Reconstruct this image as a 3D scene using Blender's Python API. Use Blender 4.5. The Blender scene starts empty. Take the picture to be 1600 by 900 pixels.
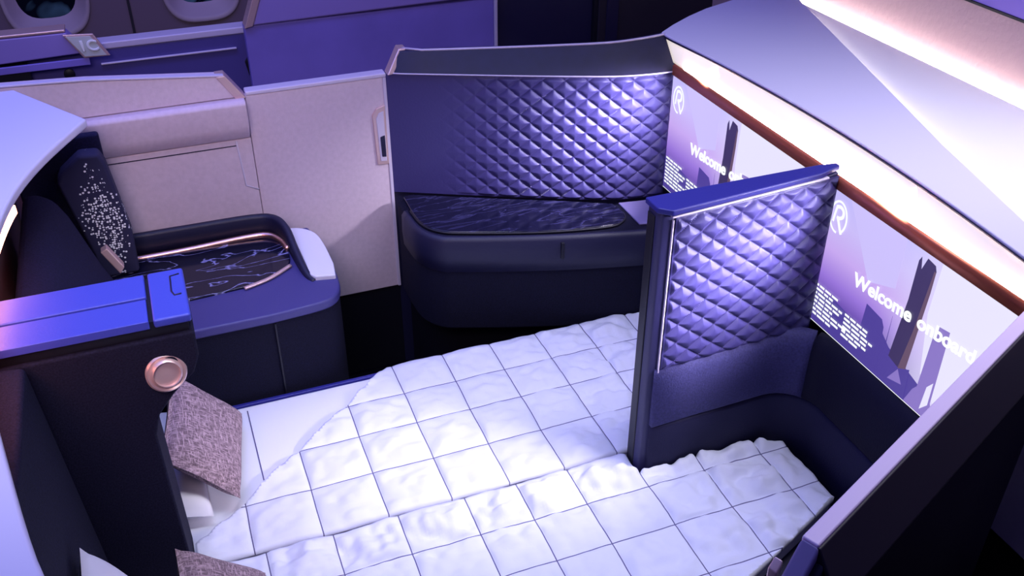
import bpy, bmesh, math, random
from mathutils import Vector, Matrix, noise

random.seed(7)
SC = bpy.context.scene
COL = SC.collection

# ------------------------------------------------------------------ camera
YAW, PITCH = 0.367, 0.580
fw = Vector((math.sin(YAW) * math.cos(PITCH), math.cos(YAW) * math.cos(PITCH), -math.sin(PITCH)))
rt = Vector((math.cos(YAW), -math.sin(YAW), 0))
up = rt.cross(fw)
cd = bpy.data.cameras.new('camera')
cd.sensor_width = 36.0
cd.lens = 34.2
cam = bpy.data.objects.new('camera', cd)
cam.matrix_world = Matrix(((rt.x, up.x, -fw.x, 0.0), (rt.y, up.y, -fw.y, 0.0), (rt.z, up.z, -fw.z, 2.68), (0, 0, 0, 1)))
COL.objects.link(cam)
SC.camera = cam

# ------------------------------------------------------------------ world, lights, exposure
SC.view_settings.view_transform = 'Standard'
SC.view_settings.look = 'None'
SC.view_settings.gamma = 1.0
SC.view_settings.use_curve_mapping = False
SC.view_settings.exposure = 0.1
w = bpy.data.worlds.new('cabin_world')
SC.world = w
w.use_nodes = True
w.node_tree.nodes['Background'].inputs[0].default_value = (0.30, 0.24, 0.90, 1)
w.node_tree.nodes['Background'].inputs[1].default_value = 0.12


def area(name, loc, target, sx, sy, power, color, spread=180):
    d = bpy.data.lights.new(name, 'AREA')
    d.shape = 'RECTANGLE'
    d.size, d.size_y = sx, sy
    d.energy = power
    d.color = color
    d.spread = math.radians(spread)
    o = bpy.data.objects.new(name, d)
    o.location = loc
    o.rotation_euler = (Vector(target) - Vector(loc)).to_track_quat('-Z', 'Y').to_euler()
    COL.objects.link(o)
    return o


area('cabin_mood_light', (-0.9, 2.6, 3.8), (-0.3, 2.4, 1.0), 2.4, 3.0, 30, (0.22, 0.29, 1.0), 110)
area('reading_light', (0.50, 1.7, 3.9), (0.48, 2.2, 0.5), 0.6, 0.6, 3.1, (0.80, 0.90, 1.0), 52)  # added key light to whiten the bedding
area('front_fill_light', (-0.5, 0.6, 3.0), (0.05, 3.4, 1.0), 1.0, 0.6, 5.6, (1.0, 0.82, 0.92), 75)
area('aisle_mood_light', (0.6, 3.65, 3.0), (0.6, 4.5, 1.0), 3.0, 0.3, 15, (0.38, 0.34, 1.0))  # added fill for the panels across the aisle
area('ceiling_wash_light', (2.5, 1.6, 3.3), (2.0, 1.7, 1.45), 0.5, 2.6, 17, (0.88, 0.85, 1.0), 88)  # added fill from above to brighten the right-hand shelves
area('cove_glow_light', (1.760, 1.68, 1.456), (1.42, 2.0, 1.18), 0.45, 0.03, 6.0, (0.88, 0.82, 1.0), 66)  # added fill in front of the cove, brightens the divider quilting
area('cove_glow_light_far', (1.760, 2.72, 1.456), (1.55, 3.04, 1.16), 0.35, 0.03, 5.0, (0.88, 0.82, 1.0), 68)  # added fill in front of the cove, brightens the far quilted wall


# ------------------------------------------------------------------ materials
def mat(name, color, rough=0.6, metal=0.0, bump=None, vary=None, emit=None, estr=0.0, spec=0.5, sheen=0.0):
    m = bpy.data.materials.new(name)
    m.use_nodes = True
    nt = m.node_tree
    b = nt.nodes['Principled BSDF']
    b.inputs['Base Color'].default_value = (*color, 1)
    b.inputs['Roughness'].default_value = rough
    b.inputs['Metallic'].default_value = metal
    b.inputs['Specular IOR Level'].default_value = spec
    if sheen:
        b.inputs['Sheen Weight'].default_value = sheen
    if emit:
        b.inputs['Emission Color'].default_value = (*emit, 1)
        b.inputs['Emission Strength'].default_value = estr
    tc = nt.nodes.new('ShaderNodeTexCoord')
    if vary:
        n = nt.nodes.new('ShaderNodeTexNoise')
        n.inputs['Scale'].default_value = vary[0]
        n.inputs['Detail'].default_value = 4
        mp = nt.nodes.new('ShaderNodeMapping')
        mp.inputs['Scale'].default_value = vary[2] if len(vary) > 2 else (1, 1, 1)
        nt.links.new(tc.outputs['Object'], mp.inputs[0])
        nt.links.new(mp.outputs[0], n.inputs[0])
        r = nt.nodes.new('ShaderNodeValToRGB')
        r.color_ramp.elements[0].position = 0.3
        r.color_ramp.elements[1].position = 0.7
        k = vary[1]
        r.color_ramp.elements[0].color = (*[c * (1 - k) for c in color], 1)
        r.color_ramp.elements[1].color = (*[min(1, c * (1 + k)) for c in color], 1)
        nt.links.new(n.outputs[0], r.inputs[0])
        nt.links.new(r.outputs[0], b.inputs['Base Color'])
    if bump:
        n2 = nt.nodes.new('ShaderNodeTexNoise')
        n2.inputs['Scale'].default_value = bump[0]
        n2.inputs['Detail'].default_value = 3
        bp = nt.nodes.new('ShaderNodeBump')
        bp.inputs['Strength'].default_value = bump[1]
        bp.inputs['Distance'].default_value = 0.004
        nt.links.new(tc.outputs['Object'], n2.inputs[0])
        nt.links.new(n2.outputs[0], bp.inputs['Height'])
        nt.links.new(bp.outputs[0], b.inputs['Normal'])
    return m


M = {}
M['navy_fabric'] = mat('navy_fabric', (0.0055, 0.0055, 0.020), 0.85, bump=(260, .35), vary=(180, .35), spec=.2)
M['navy_leather'] = mat('navy_leather', (0.009, 0.009, 0.040), 0.5, bump=(140, .15))
M['console_leather'] = mat('console_leather', (0.055, 0.075, 0.52), 0.42, bump=(160, .08))
M['pale_leather'] = mat('pale_lilac_leather', (0.20, 0.17, 0.36), 0.45)
M['bolster_fabric'] = mat('bolster_fabric', (0.045, 0.042, 0.16), 0.75, bump=(200, .3), vary=(160, .25))  # lighter copy of the footwell padding, brighter light put into its colour
M['shell_brown'] = mat('shell_brown_lining', (0.11, 0.06, 0.075), 0.7)
M['post_leather'] = mat('divider_post_leather', (0.028, 0.026, 0.10), 0.45, bump=(140, .1))
M['footwell_fabric'] = mat('footwell_fabric', (0.013, 0.0125, 0.05), 0.7, bump=(200, .3), spec=.3)  # middle copy of the footwell padding, dimmer light put into its colour
M['outer_bevel'] = mat('outer_bevel_laminate', (0.016, 0.012, 0.024), 0.5)
M['seat_fabric'] = mat('seat_back_fabric', (0.012, 0.0115, 0.044), 0.85, bump=(260, .35), vary=(180, .3), spec=.2)
M['headboard_fabric'] = mat('headboard_fabric', (0.011, 0.0105, 0.032), 0.85, bump=(260, .35), vary=(200, .4), spec=.2)
M['back_pad_fabric'] = mat('back_pad_fabric', (0.0075, 0.007, 0.026), 0.75, bump=(200, .3), spec=.25)  # darker copy of the footwell padding, shade put into its colour
M['divider_blue'] = mat('divider_blue_cap', (0.025, 0.025, 0.24), 0.4, bump=(160, .08))
M['armrest_leather'] = mat('armrest_leather', (0.05, 0.045, 0.20), 0.45, bump=(160, .10))
M['quilt_leather'] = mat('quilt_leather', (0.047, 0.039, 0.168), 0.5, bump=(120, .12))
M['black'] = mat('black_trim', (0.006, 0.006, 0.014), 0.45)
M['carpet'] = mat('dark_carpet', (0.004, 0.004, 0.008), 0.95, bump=(300, .5), spec=.1)
M['door_grey'] = mat('mauve_grey_laminate', (0.66, 0.54, 0.64), 0.6, bump=(220, .10), vary=(60, .05))
M['door_trim'] = mat('pale_lilac_trim', (0.62, 0.56, 0.72), 0.35)
M['cap_plum'] = mat('plum_cap', (0.009, 0.008, 0.040), 0.5, vary=(30, .15))
M['outer_dark'] = mat('outer_dark_laminate', (0.0075, 0.006, 0.012), 0.55, vary=(20, .15), spec=.25)
M['pink_cap'] = mat('pink_lilac_cap', (0.84, 0.68, 0.90), 0.4)
M['copper'] = mat('copper_metal', (0.86, 0.50, 0.42), 0.32, 1.0)
M['rose'] = mat('rose_satin', (0.78, 0.55, 0.52), 0.35, 0.55)
M['rail'] = mat('copper_rail', (0.74, 0.19, 0.09), 0.40, 0.4)
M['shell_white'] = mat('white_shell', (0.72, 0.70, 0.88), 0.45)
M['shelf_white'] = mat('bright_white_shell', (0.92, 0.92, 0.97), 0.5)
M['cove_white'] = mat('cove_diffuser', (0.86, 0.80, 0.78), 0.6, emit=(1.0, 0.90, 0.80), estr=0.62)  # emission stands in for the LED wash on the plain cove back
M['sheet'] = mat('white_sheet', (0.80, 0.80, 0.90), 0.8, bump=(90, .10))
M['quilt'] = mat('white_quilt', (0.74, 0.75, 0.88), 0.75, bump=(70, .18))
M['stitch'] = mat('grey_stitch', (0.10, 0.09, 0.20), 0.8)  # thread colour darkened further to paint in the seam groove's shade
M['pad_white'] = mat('white_pad', (0.78, 0.76, 0.88), 0.6)
M['linen'] = mat('mauve_linen', (0.34, 0.22, 0.25), 0.9, bump=(150, .6), vary=(70, .45, (1, 5, 1)))
def linen():
    m = mat('mauve_linen_weave', (0.34, 0.22, 0.25), 0.9)
    nt = m.node_tree; b = nt.nodes['Principled BSDF']; L = nt.links.new
    tc = nt.nodes.new('ShaderNodeTexCoord')
    outs = []
    for sc in ((260, 40, 120), (40, 260, 60)):
        mp = nt.nodes.new('ShaderNodeMapping'); mp.inputs['Scale'].default_value = sc
        n = nt.nodes.new('ShaderNodeTexNoise'); n.inputs['Scale'].default_value = 1.0; n.inputs['Detail'].default_value = 2
        L(tc.outputs['Object'], mp.inputs[0]); L(mp.outputs[0], n.inputs[0]); outs.append(n.outputs[0])
    mx = nt.nodes.new('ShaderNodeMath'); mx.operation = 'MAXIMUM'
    L(outs[0], mx.inputs[0]); L(outs[1], mx.inputs[1])
    r = nt.nodes.new('ShaderNodeValToRGB')
    r.color_ramp.elements[0].position = .46; r.color_ramp.elements[0].color = (0.17, 0.11, 0.13, 1)
    r.color_ramp.elements[1].position = .72; r.color_ramp.elements[1].color = (0.60, 0.42, 0.46, 1)
    L(mx.outputs[0], r.inputs[0]); L(r.outputs[0], b.inputs['Base Color'])
    bp = nt.nodes.new('ShaderNodeBump'); bp.inputs['Strength'].default_value = .5; bp.inputs['Distance'].default_value = .004
    L(mx.outputs[0], bp.inputs['Height']); L(bp.outputs[0], b.inputs['Normal'])
    return m


M['linen'] = linen()
M['pillow_white'] = mat('white_pillowcase', (0.80, 0.76, 0.80), 0.8, bump=(60, .15))
M['purple_panel'] = mat('purple_suite_panel', (0.22, 0.17, 0.60), 0.45, vary=(3, .12))
M['lilac_panel'] = mat('lilac_suite_cap', (0.30, 0.23, 0.62), 0.4)
M['blue_panel'] = mat('blue_suite_wall', (0.075, 0.06, 0.26), 0.5)
M['bulkhead'] = mat('dark_bulkhead', (0.012, 0.010, 0.05), 0.5)
M['bulkhead_grey'] = mat('dark_grey_bulkhead', (0.022, 0.018, 0.032), 0.5)
M['cabin_wall'] = mat('cabin_sidewall', (0.16, 0.115, 0.17), 0.6, bump=(40, .1))
M['window_rim'] = mat('window_reveal', (0.42, 0.34, 0.42), 0.5)
M['pink_wall'] = mat('rose_textured_wall', (0.52, 0.36, 0.40), 0.7, bump=(45, .6))
M['violet_ceiling'] = mat('violet_panel', (0.42, 0.30, 0.88), 0.6)
M['led'] = mat('led_strip', (1, 1, 1), 0.5, emit=(1.0, 0.90, 0.82), estr=22.0)
M['led_cool'] = mat('led_strip_cool', (1, 1, 1), 0.5, emit=(1.0, 0.90, 0.80), estr=14.0)
M['cove_plain'] = mat('cove_floor_white', (.8, .78, .78), 0.6)
M['led_red'] = mat('led_strip_amber', (1, .5, .4), 0.5, emit=(1.0, 0.33, 0.20), estr=16.0)
M['glyph'] = mat('screen_white', (0, 0, 0), 0.4, emit=(0.93, 0.97, 1.0), estr=1.0)
M['tower_dark'] = mat('screen_tower_dark', (0, 0, 0), 0.4, emit=(0.045, 0.03, 0.11), estr=1.0)
M['tower_brown'] = mat('screen_tower_brown', (0, 0, 0), 0.4, emit=(0.13, 0.075, 0.13), estr=1.0)
M['tower_blue'] = mat('screen_tower_blue', (0, 0, 0), 0.4, emit=(0.075, 0.05, 0.30), estr=1.0)
M['tower_haze'] = mat('screen_tower_haze', (0, 0, 0), 0.4, emit=(0.24, 0.17, 0.52), estr=1.0)
M['sky_facet'] = mat('screen_facet', (0, 0, 0), 0.4, emit=(0.57, 0.50, 0.90), estr=1.0)
M['sky_pale'] = mat('screen_pale', (0, 0, 0), 0.4, emit=(0.76, 0.73, 0.94), estr=1.0)
M['sign'] = mat('seat_sign_face', (0.58, 0.63, 0.62), 0.5)
M['sign_ink'] = mat('seat_sign_ink', (0.92, 0.95, 0.95), 0.6)


def marble(name, vein, sc, wdt):
    m = mat(name, (0.006, 0.006, 0.02), 0.12)
    nt = m.node_tree
    b = nt.nodes['Principled BSDF']
    tc = nt.nodes.new('ShaderNodeTexCoord')
    mp = nt.nodes.new('ShaderNodeMapping')
    mp.inputs['Scale'].default_value = sc
    mp.inputs['Rotation'].default_value = (0, 0, math.radians(-12))
    n = nt.nodes.new('ShaderNodeTexNoise')
    n.inputs['Scale'].default_value = 1.3
    n.inputs['Detail'].default_value = 5
    n.inputs['Distortion'].default_value = 0.9
    sub = nt.nodes.new('ShaderNodeMath'); sub.operation = 'SUBTRACT'; sub.inputs[1].default_value = 0.5
    ab = nt.nodes.new('ShaderNodeMath'); ab.operation = 'ABSOLUTE'
    r = nt.nodes.new('ShaderNodeValToRGB')
    r.color_ramp.elements[0].position = 0.0
    r.color_ramp.elements[0].color = (*vein, 1)
    r.color_ramp.elements[1].position = wdt
    r.color_ramp.elements[1].color = (0.006, 0.006, 0.022, 1)
    L = nt.links.new
    L(tc.outputs['Object'], mp.inputs[0]); L(mp.outputs[0], n.inputs[0]); L(n.outputs[0], sub.inputs[0])
    L(sub.outputs[0], ab.inputs[0]); L(ab.outputs[0], r.inputs[0]); L(r.outputs[0], b.inputs['Base Color'])
    return m


M['marble'] = marble('dark_marble', (0.30, 0.30, 0.62), (3.5, 10, 1), 0.018)
M['marble_soft'] = marble('soft_dark_marble', (0.030, 0.028, 0.085), (2.5, 16, 1), 0.03)


def perforated():
    """navy headrest fabric with a diamond-shaped field of pale pin dots"""
    m = mat('dotted_headrest_fabric', (0.016, 0.015, 0.06), 0.8)
    nt = m.node_tree
    b = nt.nodes['Principled BSDF']
    L = nt.links.new
    tc = nt.nodes.new('ShaderNodeTexCoord')
    v = nt.nodes.new('ShaderNodeTexVoronoi'); v.inputs['Scale'].default_value = 115; v.inputs['Randomness'].default_value = .55
    L(tc.outputs['Object'], v.inputs['Vector'])
    dot = nt.nodes.new('ShaderNodeMath'); dot.operation = 'LESS_THAN'; dot.inputs[1].default_value = 0.43
    L(v.outputs['Distance'], dot.inputs[0])
    sep = nt.nodes.new('ShaderNodeSeparateXYZ'); L(tc.outputs['Object'], sep.inputs[0])

    def mth(op, a, bb):
        q = nt.nodes.new('ShaderNodeMath'); q.operation = op
        for i, s in enumerate((a, bb)):
            if isinstance(s, (int, float)): q.inputs[i].default_value = s
            else: L(s, q.inputs[i])
        return q.outputs[0]
    dx = mth('ABSOLUTE', mth('SUBTRACT', sep.outputs['X'], mth('ADD', -0.252, mth('MULTIPLY', mth('SUBTRACT', sep.outputs['Z'], 1.05), -0.05))), 0)
    dz = mth('ABSOLUTE', mth('SUBTRACT', sep.outputs['Z'], 1.05), 0)
    f = mth('ADD', mth('DIVIDE', dx, 0.082), mth('DIVIDE', dz, 0.23))
    n = nt.nodes.new('ShaderNodeTexWhiteNoise'); L(v.outputs['Position'], n.inputs[0])
    keep = mth('LESS_THAN', mth('ADD', f, mth('MULTIPLY', n.outputs[0], 0.7)), 1.15)
    k = mth('MULTIPLY', dot.outputs[0], keep)
    mx = nt.nodes.new('ShaderNodeMix'); mx.data_type = 'RGBA'
    L(k, mx.inputs[0])
    mx.inputs[6].default_value = (0.016, 0.015, 0.06, 1)
    mx.inputs[7].default_value = (0.92, 0.94, 1.0, 1)
    L(mx.outputs[2], b.inputs['Base Color'])
    return m


M['dotted'] = perforated()


def screen_sky():
    """what the display shows behind the towers: a violet dusk sky, paler to the right"""
    m = bpy.data.materials.new('screen_sky'); m.use_nodes = True
    nt = m.node_tree
    b = nt.nodes['Principled BSDF']
    b.inputs['Base Color'].default_value = (0, 0, 0, 1)
    b.inputs['Roughness'].default_value = 0.35
    L = nt.links.new
    tc = nt.nodes.new('ShaderNodeTexCoord')
    sep = nt.nodes.new('ShaderNodeSeparateXYZ'); L(tc.outputs['Object'], sep.inputs[0])
    rz = nt.nodes.new('ShaderNodeValToRGB')
    e = rz.color_ramp.elements
    e[0].position = 0.0; e[0].color = (0.055, 0.03, 0.26, 1)
    e[1].position = 1.0; e[1].color = (0.50, 0.46, 0.90, 1)
    for p, c in ((.22, (0.10, 0.05, 0.34)), (.38, (0.30, 0.17, 0.66)), (.58, (0.54, 0.37, 0.82)), (.8, (0.56, 0.48, 0.88))):
        q = e.new(p); q.color = (*c, 1)
    mz = nt.nodes.new('ShaderNodeMapRange'); mz.inputs[1].default_value = 0.0; mz.inputs[2].default_value = 0.465
    L(sep.outputs['Y'], mz.inputs[0]); L(mz.outputs[0], rz.inputs[0])
    my = nt.nodes.new('ShaderNodeMapRange'); my.inputs[1].default_value = 0.25; my.inputs[2].default_value = 0.62
    my.interpolation_type = 'SMOOTHSTEP'
    L(sep.outputs['X'], my.inputs[0])
    mx = nt.nodes.new('ShaderNodeMix'); mx.data_type = 'RGBA'
    L(my.outputs[0], mx.inputs[0]); L(rz.outputs[0], mx.inputs[6]); mx.inputs[7].default_value = (0.72, 0.66, 0.93, 1)
    L(mx.outputs[2], b.inputs['Emission Color'])
    b.inputs['Emission Strength'].default_value = 1.0
    return m


M['screen_sky'] = screen_sky()


def window_view():
    m = mat('dark_window_pane', (0.01, 0.015, 0.02), 0.15)
    nt = m.node_tree; b = nt.nodes['Principled BSDF']; L = nt.links.new
    tc = nt.nodes.new('ShaderNodeTexCoord')
    n = nt.nodes.new('ShaderNodeTexNoise'); n.inputs['Scale'].default_value = 7; n.inputs['Distortion'].default_value = 1.2
    r = nt.nodes.new('ShaderNodeValToRGB')
    r.color_ramp.elements[0].position = .48; r.color_ramp.elements[0].color = (0.004, 0.006, 0.012, 1)
    r.color_ramp.elements[1].position = .72; r.color_ramp.elements[1].color = (0.10, 0.22, 0.26, 1)
    L(tc.outputs['Object'], n.inputs[0]); L(n.outputs[0], r.inputs[0]); L(r.outputs[0], b.inputs['Base Color'])
    return m


M['pane'] = window_view()


# ------------------------------------------------------------------ helpers
def link(name, me, m, parent=None):
    o = bpy.data.objects.new(name, me)
    COL.objects.link(o)
    if m is not None:
        o.data.materials.append(M[m] if isinstance(m, str) else m)
    if parent:
        o.parent = parent
        o.matrix_parent_inverse = parent.matrix_basis.inverted()
    return o


def mesh_obj(name, verts, faces, m, parent=None, smooth=False, bevel=0.0, seg=3, solid=0.0, solid_off=-1):
    me = bpy.data.meshes.new(name)
    me.from_pydata([tuple(v) for v in verts], [], faces)
    bm = bmesh.new(); bm.from_mesh(me)
    if not solid:
        bmesh.ops.recalc_face_normals(bm, faces=bm.faces)
    bm.to_mesh(me); bm.free()
    o = link(name, me, m, parent)
    if smooth or bevel:
        for p in me.polygons: p.use_smooth = True
    if solid:
        s = o.modifiers.new('solid', 'SOLIDIFY'); s.thickness = solid; s.offset = solid_off
    if bevel:
        b = o.modifiers.new('bevel', 'BEVEL'); b.width = bevel; b.segments = seg
        b.limit_method = 'ANGLE'; b.angle_limit = math.radians(28)
        b.harden_normals = False
        wn = o.modifiers.new('wn', 'WEIGHTED_NORMAL'); wn.keep_sharp = False
    return o


def thing(name, loc, label, cat, group=None):
    o = bpy.data.objects.new(name, None)
    o.location = loc
    o.empty_display_size = .05
    COL.objects.link(o)
    return tag(o, label, cat, group)


def tag(o, label, cat, group=None, kind=None):
    if label: o['label'] = label
    if cat: o['category'] = cat
    if group: o['group'] = group
    if kind: o['kind'] = kind
    return o


def extr(name, pts, vec, m, parent=None, bevel=0.0, seg=3):
    """solid: the 3D polygon pts swept along vec"""
    n = len(pts)
    v = [Vector(p) for p in pts] + [Vector(p) + Vector(vec) for p in pts]
    f = [tuple(range(n)), tuple(range(2 * n - 1, n - 1, -1))]
    f += [(i, (i + 1) % n, n + (i + 1) % n, n + i) for i in range(n)]
    return mesh_obj(name, v, f, m, parent, bevel=bevel, seg=seg)


def prism(name, poly, z0, z1, m, parent=None, bevel=0.0, seg=3):
    """vertical prism; z0 / z1 number or per-point list"""
    n = len(poly)
    a = z0 if isinstance(z0, (list, tuple)) else [z0] * n
    b = z1 if isinstance(z1, (list, tuple)) else [z1] * n
    v = [(p[0], p[1], a[i]) for i, p in enumerate(poly)] + [(p[0], p[1], b[i]) for i, p in enumerate(poly)]
    f = [tuple(range(n)), tuple(range(2 * n - 1, n - 1, -1))]
    f += [(i, (i + 1) % n, n + (i + 1) % n, n + i) for i in range(n)]
    return mesh_obj(name, v, f, m, parent, bevel=bevel, seg=seg)


def box(name, lo, hi, m, parent=None, bevel=0.0, seg=3):
    return prism(name, [(lo[0], lo[1]), (hi[0], lo[1]), (hi[0], hi[1]), (lo[0], hi[1])], lo[2], hi[2], m, parent, bevel, seg)


def sweep(name, path, prof, m, parent=None, closed_prof=True, smooth=True, solid=0.0, caps=True, bevel=0.0):
    """profile of (offset to the left of travel, z) carried along a plan path of (x, y[, dz])"""
    n = len(path); k = len(prof)
    V = []
    for i, p in enumerate(path):
        a = Vector(path[max(0, i - 1)][:2]); b = Vector(path[min(n - 1, i + 1)][:2])
        t = (b - a).normalized(); nn = Vector((-t.y, t.x))
        dz = p[2] if len(p) > 2 else 0
        for (o, z) in prof:
            V.append((p[0] + nn.x * o, p[1] + nn.y * o, z + dz))
    F = []
    kk = k if closed_prof else k - 1
    for i in range(n - 1):
        for j in range(kk):
            F.append((i * k + j, i * k + (j + 1) % k, (i + 1) * k + (j + 1) % k, (i + 1) * k + j))
    if caps and closed_prof:
        F.append(tuple(range(k))); F.append(tuple(range(n * k - 1, (n - 1) * k - 1, -1)))
    return mesh_obj(name, V, F, m, parent, smooth=smooth, solid=solid, bevel=bevel)


def tube(name, pts, r, m, parent=None, k=10, flat=1.0):
    V, F = [], []
    pts = [Vector(p) for p in pts]; n = len(pts)
    for i, p in enumerate(pts):
        t = (pts[min(i + 1, n - 1)] - pts[max(i - 1, 0)]).normalized()
        s = t.cross(Vector((0, 0, 1)))
        s = s.normalized() if s.length > 1e-4 else Vector((1, 0, 0))
        u = s.cross(t)
        for j in range(k):
            a = 2 * math.pi * j / k
            V.append(p + s * math.cos(a) * r + u * math.sin(a) * r * flat)
    for i in range(n - 1):
        for j in range(k):
            F.append((i * k + j, i * k + (j + 1) % k, (i + 1) * k + (j + 1) % k, (i + 1) * k + j))
    F += [tuple(range(k)), tuple(range(n * k - 1, (n - 1) * k - 1, -1))]
    return mesh_obj(name, V, F, m, parent, smooth=True)


def catmull(pts, sub=8):
    P = [Vector(p) for p in pts]; out = []
    for i in range(len(P) - 1):
        a, b, c, d = P[max(i - 1, 0)], P[i], P[i + 1], P[min(i + 2, len(P) - 1)]
        for j in range(sub):
            t = j / sub
            out.append(0.5 * ((2 * b) + (c - a) * t + (2 * a - 5 * b + 4 * c - d) * t * t + (3 * b - a - 3 * c + d) * t ** 3))
    out.append(P[-1])
    return out


def sstep(a, b, x):
    t = max(0, min(1, (x - a) / (b - a))) if a != b else float(x > a)
    return t * t * (3 - 2 * t)


def diamond_panel(name, path, zb, zt, m, parent, normal_left, cw=.072, ch=.078, H=.011, amp=lambda s: 1.0, s_off=0.0):
    """padded leather panel stitched into pyramids; path = plan points, zb/zt = functions of x"""
    P = [Vector(p) for p in path]
    L = [0]
    for a, b in zip(P, P[1:]): L.append(L[-1] + (b - a).length)
    ds = cw / 20; ns = int(L[-1] / ds)
    V, F = [], []
    i = 0
    zz0 = min(zb(p.x) for p in P); zz1 = max(zt(p.x) for p in P)
    nt_ = int((zz1 - zz0) / (ch / 20))
    for a in range(ns + 1):
        s = a * L[-1] / ns
        while i < len(L) - 2 and s > L[i + 1]: i += 1
        t = (s - L[i]) / (L[i + 1] - L[i])
        p = P[i].lerp(P[i + 1], t)
        d = (P[i + 1] - P[i]).normalized()
        d = ((P[min(i + 2, len(P) - 1)] - P[min(i + 1, len(P) - 2)]).normalized() * t + d * (1 - t)).normalized()
        n = Vector((-d.y, d.x)) * normal_left
        z0, z1 = zb(p.x), zt(p.x)
        for b in range(nt_ + 1):
            z = z0 + (z1 - z0) * b / nt_
            u = (s + s_off) / cw + z / ch; v = (s + s_off) / cw - z / ch
            fu = abs((u % 1) - .5) * 2; fv = abs((v % 1) - .5) * 2
            h = 1 - max(fu, fv) ** 2.6
            edge = min(s, L[-1] - s, z - z0, z1 - z)
            h = H * h * amp(s / L[-1]) * sstep(0, .015, edge)
            V.append((p.x + n.x * h, p.y + n.y * h, z))
    w_ = nt_ + 1
    for a in range(ns):
        for b in range(nt_):
            q = (a * w_ + b, (a + 1) * w_ + b, (a + 1) * w_ + b + 1, a * w_ + b + 1)
            F.append(q if normal_left < 0 else q[::-1])
    return mesh_obj(name, V, F, m, parent, solid=.012, solid_off=-1)


def lathe(name, c, axis, prof, m, parent=None, k=40):
    """rings of (radius, height along axis)"""
    q = Vector(axis).to_track_quat('Z', 'Y')
    V, F = [], []
    for (r, h) in prof:
        for j in range(k):
            a = 2 * math.pi * j / k
            V.append(Vector(c) + q @ Vector((r * math.cos(a), r * math.sin(a), h)))
    n = len(prof)
    for i in range(n - 1):
        for j in range(k):
            F.append((i * k + j, i * k + (j + 1) % k, (i + 1) * k + (j + 1) % k, (i + 1) * k + j))
    F += [tuple(range(k))[::-1], tuple(range((n - 1) * k, n * k))]
    o = mesh_obj(name, V, F, m, parent, smooth=True)
    o.modifiers.new('es', 'EDGE_SPLIT').split_angle = math.radians(35)
    return o


# ================================================================== SETTING
prism('floor', [(-2, -1), (5, -1), (5, 5.2), (-2, 5.2)], -.05, 0, 'carpet')['kind'] = 'structure'

# cabin side wall across the far aisle, with two windows
WY = 5.0


def wall_with_windows():
    from math import cos, sin, pi
    wins = [(-.405, 1.405), (.295, 1.405)]
    V, F = [], []
    bm = bmesh.new()
    outer = [(-2, 0), (5, 0), (5, 2.3), (-2, 2.3)]
    vs = [bm.verts.new((x, WY, z)) for x, z in outer]
    ed = [bm.edges.new((vs[i], vs[(i + 1) % 4])) for i in range(4)]
    for (cx, cz) in wins:
        ring = []
        for j in range(40):
            a = 2 * pi * j / 40
            ca, sa = cos(a), sin(a)
            ring.append(bm.verts.new((cx + .185 * math.copysign(abs(ca) ** .65, ca), WY, cz + .255 * math.copysign(abs(sa) ** .65, sa))))
        ed += [bm.edges.new((ring[i], ring[(i + 1) % 40])) for i in range(40)]
    bmesh.ops.triangle_fill(bm, use_beauty=True, edges=ed)
    me = bpy.data.meshes.new('wall_far'); bm.to_mesh(me); bm.free()
    o = link('wall_far', me, 'cabin_wall'); o['kind'] = 'structure'
    s = o.modifiers.new('s', 'SOLIDIFY'); s.thickness = .04; s.offset = 1
    box('wall_seam', (-.055, WY - .008, .2), (-.043, WY, 2.2), 'bulkhead_grey', o)
    for i, (cx, cz) in enumerate(wins):
        n = 40; prof = [(1.04, -.012), (1.0, -.022), (.93, -.004), (.80, .045), (.72, .06)]
        V, F = [], []
        for (s_, d) in prof:
            for j in range(n):
                a = 2 * math.pi * j / n; ca, sa = cos(a), sin(a)
                V.append((cx + .185 * s_ * math.copysign(abs(ca) ** .65, ca), WY + d, cz + .255 * s_ * math.copysign(abs(sa) ** .65, sa)))
        for k in range(len(prof) - 1):
            for j in range(n):
                F.append((k * n + j, k * n + (j + 1) % n, (k + 1) * n + (j + 1) % n, (k + 1) * n + j))
        fr = mesh_obj('window_%d' % (i + 1), V, F, 'window_rim', None, smooth=True)
        fr['kind'] = 'structure'
        P = [(cx + .185 * .735 * math.copysign(abs(cos(2 * pi * j / n)) ** .65, cos(2 * pi * j / n)), WY + .058,
              cz + .255 * .735 * math.copysign(abs(sin(2 * pi * j / n)) ** .65, sin(2 * pi * j / n))) for j in range(n)]
        extr('window_pane', P, (0, .012, 0), 'pane', fr)


wall_with_windows()

# ------------------------------------------------------------------ suites across the far aisle
t = thing('window_suite_wall', (0.1, 4.32, 0), 'low blue suite wall across the aisle with a pale top rail, under the cabin windows', 'partition')
box('wall_panel', (-.9, 4.30, 0), (.425, 4.36, 1.285), 'blue_panel', t, .004)
box('top_rail', (-.9, 4.295, 1.285), (.425, 4.375, 1.315), 'door_trim', t, .006)
box('highlight_rib', (-.20, 4.288, 1.222), (.36, 4.30, 1.230), 'door_trim', t, .003)  # pale strip painted in as a highlight line on the wall
extr('end_bracket', [(.385, 4.29, 1.16), (.405, 4.29, 1.185), (.424, 4.29, 1.19), (.424, 4.29, 1.05), (.395, 4.29, 1.10)], (0, .012, 0), 'black', t, .003)
lathe('latch_button', (-.33, 4.30, 1.20), (0, -1, 0), [(.022, 0), (.022, .008), (.012, .012)], 'black', t, 20)

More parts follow.
